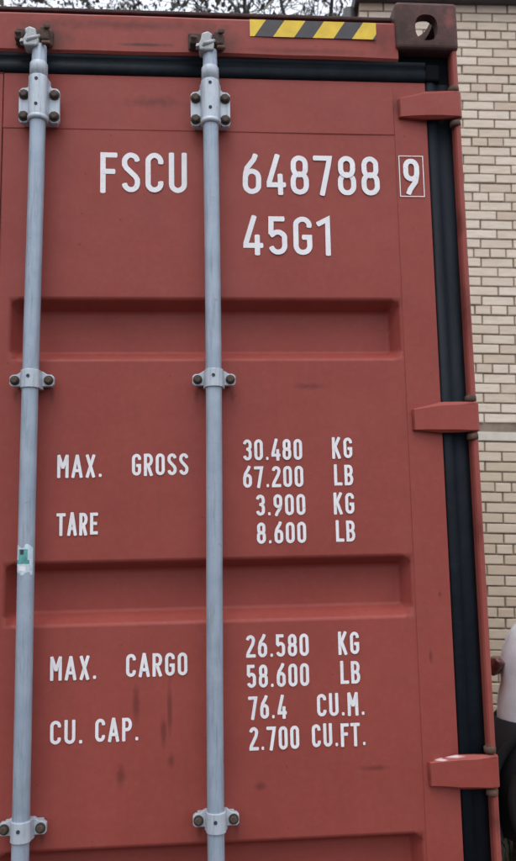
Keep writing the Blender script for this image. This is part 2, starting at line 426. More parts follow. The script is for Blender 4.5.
# header: flat plate with folded lip on top, underside above the gasket
bm = bmesh.new()
prof = [(.10, 2.722), (-.014, 2.722), (-.020, 2.728), (-.020, 2.822), (-.014, 2.829), (.0, 2.832), (.006, 2.842), (.10, 2.842)]
XS = [-1.0585 + i * 2.117 / 21 for i in range(22)]
A = []
for i, x in enumerate(XS):
    wob = .0022 * math.sin(x * 7.3) + .0016 * math.sin(x * 19)
    A.append([bm.verts.new((x, y + (wob if y < .01 else 0), z + (wob if z > 2.8 else 0))) for y, z in prof])
for P, Q in zip(A, A[1:]):
    for k in range(len(prof) - 1): bm.faces.new((P[k], P[k + 1], Q[k + 1], Q[k]))
hdr = finish(bm, 'header_rail', 'header', cont)
M['rim_dark'] = rusty('dark_top_edge', (.03, .016, .016), (.08, .03, .028))  # mottled colour, darker than the header, for the bar along its top
bm = bmesh.new()
bbox(bm, -1.05, 1.05, -.006, .10, 2.8425, 2.853, .003)
finish(bm, 'top_edge', 'rim_dark', hdr)
# sill
bm = bmesh.new(); bbox(bm, -W2 + .17, W2 - .17, -.02, .12, .03, .135, .006); finish(bm, 'sill_rail', 'frame', cont)

# hazard sticker
def clip_poly(poly, xa, xb):
    def half(pl, x, sgn):
        out = []
        for i in range(len(pl)):
            a, b = pl[i], pl[(i + 1) % len(pl)]
            ia, ib = sgn * (a[0] - x) >= 0, sgn * (b[0] - x) >= 0
            if ia: out.append(a)
            if ia != ib:
                t = (x - a[0]) / (b[0] - a[0]); out.append((x, a[1] + t * (b[1] - a[1])))
        return out
    return half(half(poly, xa, 1), xb, -1)
def hazard(xa, xb, z0, z1):
    bm = bmesh.new(); h = z1 - z0; sh = .031; per = .1035; x = xa - per * .53 + .0115; k = 0
    while x < xb + sh:
        for mi, (u0, u1) in enumerate(((0, per * .53), (per * .53, per))):
            pl = clip_poly([(x + u0, z0), (x + u1, z0), (x + u1 + sh, z1), (x + u0 + sh, z1)], xa, xb)
            if len(pl) >= 3:
                try: bm.faces.new([bm.verts.new((a, -.0235, b)) for a, b in pl]).material_index = mi
                except ValueError: pass
        x += per
    bmesh.ops.remove_doubles(bm, verts=bm.verts[:], dist=.0005)
    return finish(bm, 'hazard_tape', ['yellow', 'black'], hdr)
hazard(.668, 1.0, 2.776, 2.823)
hazard(-1.0, -.668, 2.776, 2.823)

# corner castings: hollow blocks with oval openings
def oval(bm, c, ax, rx, ry, depth, n=24):
    vs = []
    for s in (-depth, depth):
        ring = []
        for k in range(n):
            t = 2 * math.pi * k / n; ct, st = math.cos(t), math.sin(t)
            a = rx * (abs(ct) ** .8) * (1 if ct > 0 else -1); b = ry * (abs(st) ** .8) * (1 if st > 0 else -1)
            p = {'y': (c[0] + a, c[1] + s, c[2] + b), 'x': (c[0] + s, c[1] + a, c[2] + b), 'z': (c[0] + a, c[1] + b, c[2] + s)}[ax]
            ring.append(bm.verts.new(p))
        vs.append(ring)
    A, B = vs
    bm.faces.new(A[::-1]); bm.faces.new(B)
    for k in range(n): bm.faces.new((A[k], A[(k + 1) % n], B[(k + 1) % n], B[k]))
def casting_mesh():
    bm = bmesh.new(); bbox(bm, 1.052, 1.219, -.028, .150, 2.752, 2.885, .010, 3)
    base = finish(bm, 'cast_tmp', 'casting')
    cut = []
    def add(fn):
        b = bmesh.new(); fn(b); bmesh.ops.recalc_face_normals(b, faces=b.faces[:]); o = finish(b, 'cut', 'inner'); cut.append(o)
        md = base.modifiers.new('b', 'BOOLEAN'); md.operation = 'DIFFERENCE'; md.object = o; md.solver = 'EXACT'
    add(lambda b: bbox(b, 1.076, 1.199, .002, .130, 2.772, 2.862))
    add(lambda b: oval(b, (1.134, -.02, 2.812), 'y', .030, .037, .04))
    add(lambda b: oval(b, (1.138, .062, 2.87), 'z', .0335, .062, .05))
    add(lambda b: oval(b, (1.21, .062, 2.812), 'x', .045, .034, .05))
    dg = bpy.context.evaluated_depsgraph_get(); dg.update()
    me = bpy.data.meshes.new_from_object(base.evaluated_get(dg)); me.name = 'corner_casting'
    for o in cut + [base]: bpy.data.objects.remove(o)
    me.materials.clear(); me.materials.append(M['casting'])
    return me
cme = casting_mesh()
for sx in (1, -1):
    for dz in (0, 1):
        for back in (0, 1):
            o = bpy.data.objects.new('corner_casting', cme); COL.objects.link(o); o.parent = cont
            o.scale = (sx, -1 if back else 1, -1 if dz else 1)
            o.location = (0, (LEN + .028 - .03) if back else 0, 2.885 if dz else 0)

# corner posts with inner lip
def post(sx):
    bm = bmesh.new()
    pf = [(1.200, .02), (1.200, -.012), (1.203, -.019), (1.209, -.022), (1.214, -.019), (1.217, -.012), (1.217, .16), (1.075, .16), (1.075, .15), (1.180, .15), (1.180, .02)]
    pf = [(sx * a, b) for a, b in pf]
    extrude_profile(bm, pf, 'z', .125, 2.7512, closed=True, cap=True)
    p = finish(bm, 'corner_post', 'post', cont)
    return p
post(1); post(-1)

# gaskets: vertical beside each leaf, horizontal above
def gasket(sx):
    bm = bmesh.new()
    pf = [(1.1325, .03), (1.1325, .001), (1.137, -.003), (1.146, -.004), (1.154, -.002), (1.159, .002), (1.164, .005), (1.172, .006), (1.180, .005), (1.188, .006), (1.1990, .009), (1.1990, .03)]
    extrude_profile(bm, [(sx * a, b) for a, b in pf], 'z', .14, 2.671, closed=True, cap=True)
    g = finish(bm, 'gasket', 'gasket', cont); bevel = None
    for p in g.data.polygons: p.use_smooth = True
for sx in (1, -1): gasket(sx)
bm = bmesh.new()
pf = [(.03, 2.6725), (-.001, 2.6725), (-.008, 2.678), (-.010, 2.686), (-.010, 2.696), (-.006, 2.702), (-.004, 2.708), (-.009, 2.713), (-.012, 2.7215), (.03, 2.7215)]
extrude_profile(bm, pf, 'x', -1.131, 1.131, closed=True, cap=True)
g = finish(bm, 'gasket', 'gasket', cont, smooth=True)
bm = bmesh.new()                    # black filler block: shade of the recess below the casting, put into its colour
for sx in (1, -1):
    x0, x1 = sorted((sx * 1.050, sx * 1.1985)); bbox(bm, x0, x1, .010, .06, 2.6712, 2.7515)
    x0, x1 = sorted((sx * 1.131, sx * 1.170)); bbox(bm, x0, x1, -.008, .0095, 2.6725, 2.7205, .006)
    finish(bm, 'gasket', 'lug_and_shade', cont); bm = bmesh.new()  # shade filler and gasket lug share this object
bm.free()

# ------------------------------------------------------------------ doors
RX0, RX1 = .070, 1.038
REC = [(1.929, 2.081), (1.297, 1.440), (.655, .801)]
def door(sx):
    bm = bmesh.new()                # frame ring: proud by 3 mm round the panel
    F = -.0012
    xa, xm0, xm1, xb = .008, .040, 1.044, 1.131
    za, zm0, zm1, zb = .150, .235, 2.523, 2.671
    def q4(x0, x1, z0, z1): bbox(bm, min(sx * x0, sx * x1), max(sx * x0, sx * x1), F, .045, z0, z1)
    q4(xa, xm0, za, zb); q4(xm1, xb, za, zb); q4(xm0, xm1, zm1, zb); q4(xm0, xm1, za, zm0)
    bmesh.ops.remove_doubles(bm, verts=bm.verts[:], dist=1e-5)
    dele = {}
    for f in bm.faces: dele.setdefault(tuple(round(v, 4) for v in f.calc_center_median()), []).append(f)
    bmesh.ops.delete(bm, geom=[f for fs in dele.values() if len(fs) > 1 for f in fs], context='FACES_ONLY')
    # drop inner internal walls between ring pieces
    bmesh.ops.delete(bm, geom=[f for f in bm.faces if abs(f.normal.z) < .1 and abs(f.normal.y) < .1 and len(f.verts) == 4 and
        (abs(abs(f.calc_center_median().x) - xm0) < .001 or abs(abs(f.calc_center_median().x) - xm1) < .001) and False], context='FACES_ONLY')
    bevel_all(bm, .0022, 2)
    d = finish(bm, 'door', 'frame', cont)
    # pressed panel with sunk bays
    bm = bmesh.new(); D = .052; fc = .021
    xs = [.038, RX0, RX0 + fc, RX1 - fc, RX1, 1.0455]
    zs = [.233]
    for z0, z1 in sorted(REC): zs += [z0, z0 + .024, z1 - .021, z1]
    zs += [2.5245]
    def yy(i, j):
        k = (j - 1) % 4
        return D if (1 <= j <= len(zs) - 2 and k in (1, 2) and 2 <= i <= 3) else 0
    # refine in x so the sheet can undulate a touch
    xx = []
    for a, b in zip(xs, xs[1:]):
        n = max(1, int((b - a) / .06)); xx += [(a + (b - a) * t / n) for t in range(n)]
    xx.append(xs[-1])
    zz = []
    for a, b in zip(zs, zs[1:]):
        n = max(1, int((b - a) / .06)); zz += [(a + (b - a) * t / n) for t in range(n)]
    zz.append(zs[-1])
    def depth(x, z):
        for z0, z1 in REC:
            if z0 <= z <= z1 and RX0 <= x <= RX1:
                return D * min(1, (z - z0) / .024, (z1 - z) / .021, (x - RX0) / fc, (RX1 - x) / fc)
        return 0
    V = {}
    for i, x in enumerate(xx):
        for j, z in enumerate(zz):
            wv = noise.noise(Vector((x * 3.1, z * 3.1, 3 + sx))) * .0016 if .1 < x < 1.0 else 0
            V[i, j] = bm.verts.new((sx * x, max(0, depth(x, z) + wv + .0004), z))
    for i in range(len(xx) - 1):
        for j in range(len(zz) - 1):
            a, b, c_, e = V[i, j], V[i + 1, j], V[i + 1, j + 1], V[i, j + 1]
            bm.faces.new((a, b, c_, e))
    bm.normal_update()
    es = [e for e in bm.edges if len(e.link_faces) == 2 and e.calc_face_angle(0) > R(18)]
    bmesh.ops.bevel(bm, geom=es, offset=.0075, segments=4, affect='EDGES', profile=.5)
    p = finish(bm, 'door_panel', 'panel', d, smooth=True)
    wn2 = p.modifiers.new('wn', 'WEIGHTED_NORMAL'); wn2.weight = 100; wn2.keep_sharp = False
    # face normals outward
    return d
doorR = door(1); doorL = door(-1)
doorR['label'] = 'right door leaf with white lettering'; doorL['label'] = 'left door leaf without lettering'
bm = bmesh.new()                    # centre seal
extrude_profile(bm, [(-.0075, .03), (-.0075, -.004), (0, -.009), (.0075, -.004), (.0075, .03)], 'z', .15, 2.671, closed=True, cap=True)
finish(bm, 'gasket', 'gasket', cont)

# ------------------------------------------------------------------ stencil lettering (stroke built)
def arc(cx, cy, rx, ry, a0, a1, n=10):
    return [(cx + rx * math.cos(R(a0 + (a1 - a0) * k / n)), cy + ry * math.sin(R(a0 + (a1 - a0) * k / n))) for k in range(n + 1)]
def glyph(ch, W, t):
    """centre lines inside a W x 1 box; list of (points, closed)"""
    l, r, b, T = t / 2, W - t / 2, t / 2, 1 - t / 2
    m_ = W / 2; rx = (r - l) / 2; ry = min(rx * 1.05, .22)
    def stad(z0, z1, x0=l, x1=r):
        c_ = (x0 + x1) / 2; q_ = (x1 - x0) / 2; y_ = min(q_ * 1.05, (z1 - z0) / 2 * .98)
        return (arc(c_, z1 - y_, q_, y_, 0, 180) + arc(c_, z0 + y_, q_, y_, 180, 360), True)
    if ch in '0O': return [stad(b, T)]
    if ch == '8': return [stad(.50, T, l + .015, r - .015), stad(b, .53)]
    if ch == '6': return [stad(b, .58), ([(l, b + ry + .10), (l + .01, .50), (l + .05, .66), (m_ + .05, .88), (m_ + .10, 1.0)], False)]
    if ch == '9': return [stad(.42, T), ([(r, T - ry - .10), (r - .01, .50), (r - .05, .34), (m_ - .05, .12), (m_ - .10, 0)], False)]
    if ch == '3': return [(arc(m_, T - ry, rx, ry, 170, 0) + [(r, .66)] + arc(m_, .66, rx, .13, 0, -80)[3:] + [(m_ - .03, .525)], False),
                          ([(m_ - .03, .54)] + arc(m_, .36, rx, .165, 80, 0)[2:] + [(r, b + ry)] + arc(m_, b + ry, rx, ry, 0, -170), False)]
    if ch == '5': return [([(r - .01, T), (l + .01, T), (l, .54)], False),
                          ([(l, .50)] + arc(m_, .585 - ry, rx, ry, 140, 0) + arc(m_, b + ry, rx, ry, 0, -165), False)]
    if ch == '7': return [([(0, T), (r, T), (r - .02, .80), (W * .42, 0)], False)]
    if ch == '2': return [(arc(m_, T - ry, rx, ry, 170, -10) + [(r - .04, .60), (l + .03, .22), (l, .12), (l, b), (W, b)], False)]
    if ch == '4': return [([(W * .60, 1), (l, .30), (l, .24), (W, .24)], False), ([(W * .74, .50), (W * .74, 0)], False)]
    if ch == '1': return [([(0.0, .80), (r, .94), (r, 0)], False)]
    if ch == 'S': return [(arc(m_, T - ry, rx, ry, 8, 180) + [(l, .68), (l + .05, .60), (r - .05, .40), (r, .32)] + arc(m_, b + ry, rx, ry, 0, -172), False)]
    if ch in 'CG':
        base = arc(m_, T - ry, rx, ry, -12, 180) + arc(m_, b + ry, rx, ry, 180, 360 if ch == 'G' else 372)
        o_ = [(base + ([(r, .46), (m_, .46)] if ch == 'G' else []), False)]
        return o_
    if ch == 'U': return [([(l, 1)] + arc(m_, b + ry, rx, ry, 180, 360) + [(r, 1)], False)]
    if ch == 'F': return [([(l, 0), (l, T), (W, T)], False), ([(l, .52), (W * .88, .52)], False)]
    if ch == 'E': return [([(W, T), (l, T), (l, b), (W, b)], False), ([(l, .51), (W * .88, .51)], False)]
    if ch == 'L': return [([(l, 1), (l, b), (W, b)], False)]
    if ch == 'T': return [([(0, T), (W, T)], False), ([(m_, T), (m_, 0)], False)]
    if ch == 'X': return [([(l, 1), (r, 0)], False), ([(r, 1), (l, 0)], False)]
    if ch == 'A': return [([(l * .8, 0), (m_, 1)], False), ([(W - l * .8, 0), (m_, 1)], False), ([(l * 1.6, .30), (W - l * 1.6, .30)], False)]
    if ch == 'M': return [([(l, 0), (l, 1)], False), ([(r, 0), (r, 1)], False), ([(l, 1), (m_, .42)], False), ([(r, 1), (m_, .42)], False)]
    if ch == 'K': return [([(l, 0), (l, 1)], False), ([(r, 1), (l, .40)], False), ([(l + .10, .54), (r, 0)], False)]
    if ch in 'RP':
        o_ = [([(l, 0), (l, T), (m_, T)] + arc(m_, T - .22, rx, .22, 90, -90) + [(l, T - .44)], False)]
        if ch == 'R': o_.append(([(m_ - .02, T - .44), (r, 0)], False))
        return o_
    if ch == 'B': return [([(l, .51), (l, T), (m_, T)] + arc(m_, (T + .51) / 2, rx * .92, (T - .51) / 2, 90, -90) + [(l, .51)], False),
                          ([(l, .51), (l, b), (m_, b)] + arc(m_, (b + .51) / 2, rx, (.51 - b) / 2, -90, 90) , False)]
    if ch == '.': return [([(l * .6, t * .55), (W - l * .6, t * .55)], False)]
    return []
WID = {'.': .17, '1': .30, 'M': .52, 'T': .44, 'L': .40, 'F': .40, 'E': .40, 'S': .45, 'A': .50, ' ': .30}
def ribbon(bm, pts, closed, hw, y, X0, Z0, sx_, H):
    P = [Vector((X0 + x * H * sx_, Z0 + z * H)) for x, z in pts]
    Q = [P[0]]
    for p in P[1:]:
        if (p - Q[-1]).length > hw * .12: Q.append(p)
    if closed and (Q[0] - Q[-1]).length < hw * .12: Q.pop()
    n = len(Q); L_, R_ = [], []
    for i in range(n):
        a = Q[i - 1] if (i > 0 or closed) else None; b = Q[(i + 1) % n] if (i < n - 1 or closed) else None
        d1 = (Q[i] - a).normalized() if a is not None else (b - Q[i]).normalized()
        d2 = (b - Q[i]).normalized() if b is not None else d1
        t_ = (d1 + d2); t_ = t_.normalized() if t_.length > 1e-6 else d1
        nn = Vector((-t_.y, t_.x)); k = hw / max(.55, nn.dot(Vector((-d1.y, d1.x))))
        e = hw * random.uniform(-.05, .05)
        y -= 1.2e-5
        L_.append(bm.verts.new((Q[i].x + nn.x * (k + e), y, Q[i].y + nn.y * (k + e)))); R_.append(bm.verts.new((Q[i].x - nn.x * (k - e), y, Q[i].y - nn.y * (k - e))))
    for i in range(n if closed else n - 1):
        j = (i + 1) % n
        bm.faces.new((L_[i], L_[j], R_[j], R_[i]))
    if not closed:                  # softly rounded stroke ends
        for s, i, j in ((-1, 0, 1), (1, n - 1, n - 2)):
            d = (Q[i] - Q[j]).normalized(); c_ = Q[i] - d * 0
            nn = (L_[i].co - R_[i].co) / 2; mid = (L_[i].co + R_[i].co) / 2
            ring = [L_[i]]
            for a_ in (45, 90, 135):
                v = mid + nn * math.cos(R(a_)) + Vector((d.x, 0, d.y)) * hw * .35 * math.sin(R(a_)); ring.append(bm.verts.new(v))
            ring.append(R_[i]); bm.faces.new(ring)
def letter_line(text, x0, x1, z0, z1, hw, ybase=.0, label=None, parent=None, slope=0.):
    bm = bmesh.new(); H = z1 - z0; gap = .135; t = 2 * hw / H
    tot = sum(WID.get(c, .45) for c in text) + gap * (len(text) - 1)
    k = (x1 - x0) / (tot * H); x = 0; s_ = 0
    for c in text:
        Wd = WID.get(c, .45)
        for pts, cl in glyph(c, Wd, t / k if k < 1 else t):
            ribbon(bm, pts, cl, hw, ybase - .0005 - .00045 * (s_ % 4), x0 + x * H * k, z0 + slope * x * H, k, H); s_ += 1
        x += Wd + gap
    o = finish(bm, 'lettering', 'white', parent or doorR)
    if label: o['label'] = label
    for p in o.data.polygons:
        if p.normal.y > 0: p.flip()
    return o
B_, S_ = .0066, .0037
letter_line('FSCU', .285, .502, 2.357, 2.463, B_, label='large white letters FSCU')
letter_line('648788', .644, .998, 2.357, 2.463, B_, label='large white digits 648788')
letter_line('9', 1.061, 1.103, 2.362, 2.458, B_, -.003, label='large white digit 9 in a thin box')
letter_line('45G1', .642, .866, 2.197, 2.298, B_, label='large white code 45G1')
bm = bmesh.new()
x0, x1, z0, z1, hb = 1.050, 1.115, 2.354, 2.466, .0011
for a in ((x0, x1, z0, z0 + 2 * hb), (x0, x1, z1 - 2 * hb, z1), (x0, x0 + 2 * hb, z0 + 2 * hb, z1 - 2 * hb), (x1 - 2 * hb, x1, z0 + 2 * hb, z1 - 2 * hb)):
    bm.faces.new([bm.verts.new(v) for v in ((a[0], -.0036, a[2]), (a[1], -.0036, a[2]), (a[1], -.0036, a[3]), (a[0], -.0036, a[3]))])
finish(bm, 'check_digit_box', 'white', doorR)
for tx, xa, xb, za, zb in [
    ('MAX.', .188, .294, 1.641, 1.694), ('GROSS', .365, .500, 1.643, 1.696), ('TARE', .189, .284, 1.504, 1.557),
    ('30.480', .633, .778, 1.676, 1.728), ('KG', .852, .902, 1.679, 1.730), ('67.200', .632, .779, 1.610, 1.662), ('LB', .855, .902, 1.612, 1.663),
    ('3.900', .662, .782, 1.542, 1.593), ('KG', .852, .902, 1.543, 1.594), ('8.600', .663, .782, 1.475, 1.526), ('LB', .855, .902, 1.476, 1.527),
    ('MAX.', .178, .284, 1.173, 1.225), ('CARGO', .352, .494, 1.175, 1.227), ('CU.', .180, .254, 1.031, 1.083), ('CAP.', .282, .381, 1.033, 1.084),
    ('26.580', .632, .781, 1.210, 1.262), ('KG', .852, .902, 1.211, 1.263), ('58.600', .633, .780, 1.141, 1.194), ('LB', .855, .902, 1.143, 1.195),
    ('76.4', .636, .724, 1.070, 1.122), ('CU.M.', .797, .910, 1.071, 1.122), ('2.700', .636, .753, 1.000, 1.053), ('CU.FT.', .783, .910, 1.002, 1.054)]:
    letter_line(tx, xa, xb, za, zb, S_, label='white stencilled ' + tx)

# ------------------------------------------------------------------ locking rods
def bracket_profile(hwid, r, yc, foot):
    """outer skin of a clamp: flat wings, a short gusset, and the arch over the rod"""
    pf = [(-r - .002, foot), (-r + .0005, foot - .007)]
    pf += [(r * math.cos(R(a)), yc - r * math.sin(R(a))) for a in range(160, 10, -15)]
    pf += [(r - .0005, foot - .007), (r + .002, foot)]
    return pf
def solid_strip(bm, pf, z0, z1, back=-.020):
    extrude_profile(bm, pf + [(pf[-1][0], back), (pf[0][0], back)], 'z', z0, z1, closed=True, cap=True)
def bolt(x, y, z, parent, r=.0115, bolt_me=[None]):
    if bolt_me[0] is None:
        bm = bmesh.new()
        tube(bm, [(0, 0, 0), (0, -.003, 0)], .0125, 16)
        tube(bm, [(0, -.002, 0), (0, -.009, 0), (0, -.0115, 0)], [.0105, .0105, .0065], 6)
        me = bpy.data.meshes.new('bolt'); bmesh.ops.recalc_face_normals(bm, faces=bm.faces[:]); bm.to_mesh(me); bm.free(); me.materials.append(M['bolt']); bolt_me[0] = me
    o = bpy.data.objects.new('bolt', bolt_me[0]); COL.objects.link(o); o.parent = parent; o.location = (x, y, z)
    o.rotation_euler = (0, random.uniform(0, 1), 0); o.scale = (r / .0115,) * 3
YC = -.045
def small_bracket(x, z):
    bm = bmesh.new()
    solid_strip(bm, bracket_profile(.0285, .0235, YC, -.0325), z - .0225, z + .021)
    # wings with rounded ends and gussets rising to the saddle
    for s in (-1, 1):
        pts = [(s * .024, z + .0215), (s * .036, z + .0135), (s * .046, z + .013), (s * .052, z + .008), (s * .052, z - .010), (s * .047, z - .015), (s * .024, z - .015)]
        slab_poly(bm, pts if s < 0 else pts[::-1], -.0335, -.0205)
    bbox(bm, -.042, .042, -.0200, -.0012, z - .012, z + .011)
    bevel_all(bm, .0012, 2)
    for v in bm.verts: v.co.x += x
    o = finish(bm, 'rod_bracket', 'bracket', cont)
    for s in (-1, 1): bolt(x + s * .0395, -.0335, z - .001, o, .0105)
    b = bmesh.new(); tube(b, [(x - .002, YC - .0228, z + .004), (x - .002, YC - .0246, z + .004)], .0042, 12)
    finish(b, 'rivet', 'hole', o)
def top_bracket(x):
    bm = bmesh.new()
    solid_strip(bm, bracket_profile(.029, .0245, YC, -.0325), 2.525, 2.632)
    for s in (-1, 1):
        pts = [(s * .022, 2.628), (s * .030, 2.614), (s * .044, 2.612), (s * .050, 2.605), (s * .050, 2.528), (s * .045, 2.521), (s * .030, 2.521), (s * .022, 2.530)]
        slab_poly(bm, pts if s < 0 else pts[::-1], -.0335, -.0205)
    bbox(bm, -.042, .042, -.0200, -.0012, 2.526, 2.608)
    bevel_all(bm, .0015, 2)
    tube(bm, [(0, YC, 2.517), (0, YC, 2.519), (0, YC, 2.5285), (0, YC, 2.531)], [.0215, .0255, .0255, .0215], 24)
    tube(bm, [(0, YC, 2.632), (0, YC, 2.668), (0, YC, 2.672)], [.0222, .0218, .0196], 24)
    for v in bm.verts: v.co.x += x
    o = finish(bm, 'rod_bracket', 'bracket', cont)
    for s in (-1, 1):
        for z in (2.594, 2.537): bolt(x + s * .0375, -.0335, z, o, .0118)
    for z in (2.618, 2.552):
        b = bmesh.new(); tube(b, [(x - .001, YC - .0238, z), (x - .001, YC - .0256, z)], .0042, 12); finish(b, 'rivet', 'hole', o)
def cam_head(x, flip):
    bm = bmesh.new()                # cam lobe at the rod end
    s = -1 if flip else 1
    pts = [(-.017, 2.706), (.017, 2.706), (.020, 2.722), (.014, 2.738), (.012, 2.752), (-.004, 2.758), (-.016, 2.750), (-.012, 2.738), (-.020, 2.724)]
    slab_poly(bm, [(x + s * a, b) for a, b in (pts if s > 0 else pts[::-1])], -.068, -.030)
    bevel_all(bm, .004, 2)
    tube(bm, [(x - .012, -.060, 2.712), (x - .006, -.068, 2.722), (x + .012, -.066, 2.728), (x + .020, -.058, 2.738)], [.005, .006, .006, .004], 8)
    # raised finger
    slab_poly(bm, [(x - .027, 2.716), (x - .008, 2.720), (x - .008, 2.727), (x - .025, 2.724)], -.066, -.050)
    o = finish(bm, 'cam', 'cam_metal', cont)
    bm = bmesh.new()                # keeper welded on the header
    bbox(bm, x - .042, x - .020, -.058, -.0195, 2.729, 2.752, .004)
    bbox(bm, x + .020, x + .042, -.058, -.0195, 2.729, 2.765, .004)
    bbox(bm, x - .046, x + .046, -.028, -.0196, 2.732, 2.778, .004)
    bbox(bm, x + .030, x + .046, -.064, -.058, 2.756, 2.768, .003)
    finish(bm, 'cam_keeper', 'rust', cont)
    bm = bmesh.new(); bbox(bm, x + .026, x + .048, -.068, -.0585, 2.712, 2.721, .003); bbox(bm, x - .040, x - .024, -.068, -.060, 2.738, 2.746, .003)
    finish(bm, 'keeper_lip', 'pin', cont)
def rod(xt, xb, kind):
    bm = bmesh.new()
    pts, rr = [], []
    for k in range(0, 25):
        z = 2.716 - (2.716 - .06) * k / 24
        t = k / 24; x = xt + (xb - xt) * t + .0016 * math.sin(t * 9 + xt * 9)
        pts.append((x, YC, z)); rr.append(.0178 if z > 2.66 else .0192)
    tube(bm, pts, rr, 32)
    o = finish(bm, 'locking_rod', 'rod', cont)
    return o, pts
def rod_at(pts, z):
    for a, b in zip(pts, pts[1:]):
        if b[2] <= z <= a[2]:
            t = (a[2] - z) / (a[2] - b[2]); return a[0] + (b[0] - a[0]) * t
    return pts[-1][0]
for i, (xt, xb) in enumerate([(.1365, .1215), (.5650, .5530), (-.131, -.129), (-.562, -.560)]):
    o, pts = rod(xt, xb, i)
    o['label'] = ['grey rod left of the lettering, with a torn sticker', 'grey rod down the middle of the right leaf', 'inner rod of the left leaf', 'outer rod of the left leaf'][i]
    top_bracket(rod_at(pts, 2.58)); cam_head(rod_at(pts, 2.72), i % 2)
    for z in (1.871, .864, .30): small_bracket(rod_at(pts, z) + .001, z)
    if i == 0:                      # torn sticker round the rod
        bm = bmesh.new(); xr = rod_at(pts, 1.45)
        zz_ = [1.482, 1.474, 1.462, 1.450, 1.441, 1.436, 1.426, 1.420]; na = 11
        g = [[bm.verts.new((xr + .0196 * math.sin(R(a)), YC - .0196 * math.cos(R(a)), z + random.uniform(-.0025, .0025) * (k in (0, 7)) + (.004 * math.sin(a * .08) if k in (0, 7) else 0))) for a in [-70 + 13 * j for j in range(na)]] for k, z in enumerate(zz_)]
        for k in range(7):
            for j in range(na - 1):
                f = bm.faces.new((g[k][j], g[k][j + 1], g[k + 1][j + 1], g[k + 1][j]))
                f.material_index = 1 if (k in (1, 2, 3) and 2 <= j <= 6) or (k == 3 and j < 8) else 0
                if k == 1 and j in (3, 4): f.material_index = 2
                if k == 5 and j in (2, 3, 4, 5): f.material_index = 3
        finish(bm, 'sticker', ['stick_white', 'teal', 'black', 'white'], o, smooth=True)
    # lower handle
    bm = bmesh.new(); s = 1 if i % 2 == 0 else -1
    if i > 1: s = -s
    x = rod_at(pts, .52)
    bbox(bm, x - .028, x + .028, YC - .030, YC + .022, .49, .55, .006)
    tube(bm, [(x, YC - .036, .52), (x + s * .06, YC - .040, .52), (x + s * .34, YC - .030, .50), (x + s * .40, YC - .030, .50)], [.012, .011, .010, .012], 10)
    finish(bm, 'handle', 'rod', cont)

# ------------------------------------------------------------------ hinges
def hinge(sx, zc, mat, worn=False):
    bm = bmesh.new()
    # blade lofted in x: (x, half height, centre z offset, front y)
    st = [(1.055, .0255, -.003, -.0060), (1.0585, .0270, -.003, -.0130), (1.085, .0310, -.001, -.0175), (1.125, .0385, .001, -.0260), (1.165, .0385, .001, -.0290), (1.198, .0370, .001, -.0300), (1.2125, .0365, .001, -.0285), (1.2180, .0355, .001, -.0240)]
    rings = []
    for k, (x, h, dz, y) in enumerate(st):
        c_ = (.001, .002, .005, .010, .009, .004, .003, .003)[k]
        back = -.0014 if x < 1.10 else y + .014 if x < 1.2 else .010
        sec = [(back, -h), (y + c_ * .9, -h), (y, -h + c_ * .7), (y, h - c_), (y + c_ * .9, h), (back, h)]
        rings.append([bm.verts.new((sx * x, a, zc + dz + b)) for a, b in sec])
    for A, B in zip(rings, rings[1:]):
        n = len(A)
        for k in range(n): bm.faces.new((A[k], A[(k + 1) % n], B[(k + 1) % n], B[k]))
    bm.faces.new(rings[0][::-1]); bm.faces.new(rings[-1])
    o = finish(bm, 'hinge', mat, cont)
    for p in o.data.polygons: p.use_smooth = False
    md = o.modifiers.new('bev', 'BEVEL'); md.width = .0034; md.segments = 3; md.limit_method = 'ANGLE'; md.angle_limit = R(20)
    for s in (-1, 1):               # lugs and pin above and below the blade
        bm = bmesh.new()
        z0 = zc + s * .0395; z1 = zc + s * .056
        a, b = sorted((z0, z1))
        tube(bm, [(sx * 1.203, -.012, a), (sx * 1.203, -.012, a + .003), (sx * 1.203, -.012, b - .003), (sx * 1.203, -.012, b)], [.011, .0145, .0145, .011], 14)
        tube(bm, [(sx * 1.203, -.012, b - .002), (sx * 1.203, -.012, b + .004)], .007, 8)
        finish(bm, 'hinge_pin', 'pin', o)
    if worn: o['label'] = 'hinge with paint scraped white along its top edge'
for sx in (1, -1):
    for zc in (2.598, 1.775, .937, .27):
        wn_ = sx == 1 and abs(zc - .937) < .01
        hinge(sx, zc, 'hinge_worn' if wn_ else 'hinge', wn_)

# packing timbers under the front and back corners
for i, (x, th, lab) in enumerate([(1.10, 0, 'thick'), (-1.10, 0, 'thin')]):
    for y in (.07, LEN - .09):
        p = tilted((x, y, 0)); h = p.z + .02
        bm = bmesh.new(); hw = .14
        bbox(bm, -hw, hw, -.15, .15, -h, 0)
        for v in bm.verts:
            if v.co.z > -h / 2: v.co.z += v.co.x * math.sin(TILT) - .0005
        o = finish(bm, 'packing_timber', 'timber'); o.location = p
        tag(o, '%s weathered timber packed under the %s bottom %s corner of the red container' % (lab, 'right' if x > 0 else 'left', 'door end' if y < 1 else 'far end'), 'timber', 'timbers under the container')

# ------------------------------------------------------------------ white car, rear corner showing past the container
car = empty('parked_car', 'white parked hatchback with black lower bumper, its rear corner showing beside the container', 'car', loc=(1.926, 1.95, -.02))
car.rotation_euler.z = R(-31)
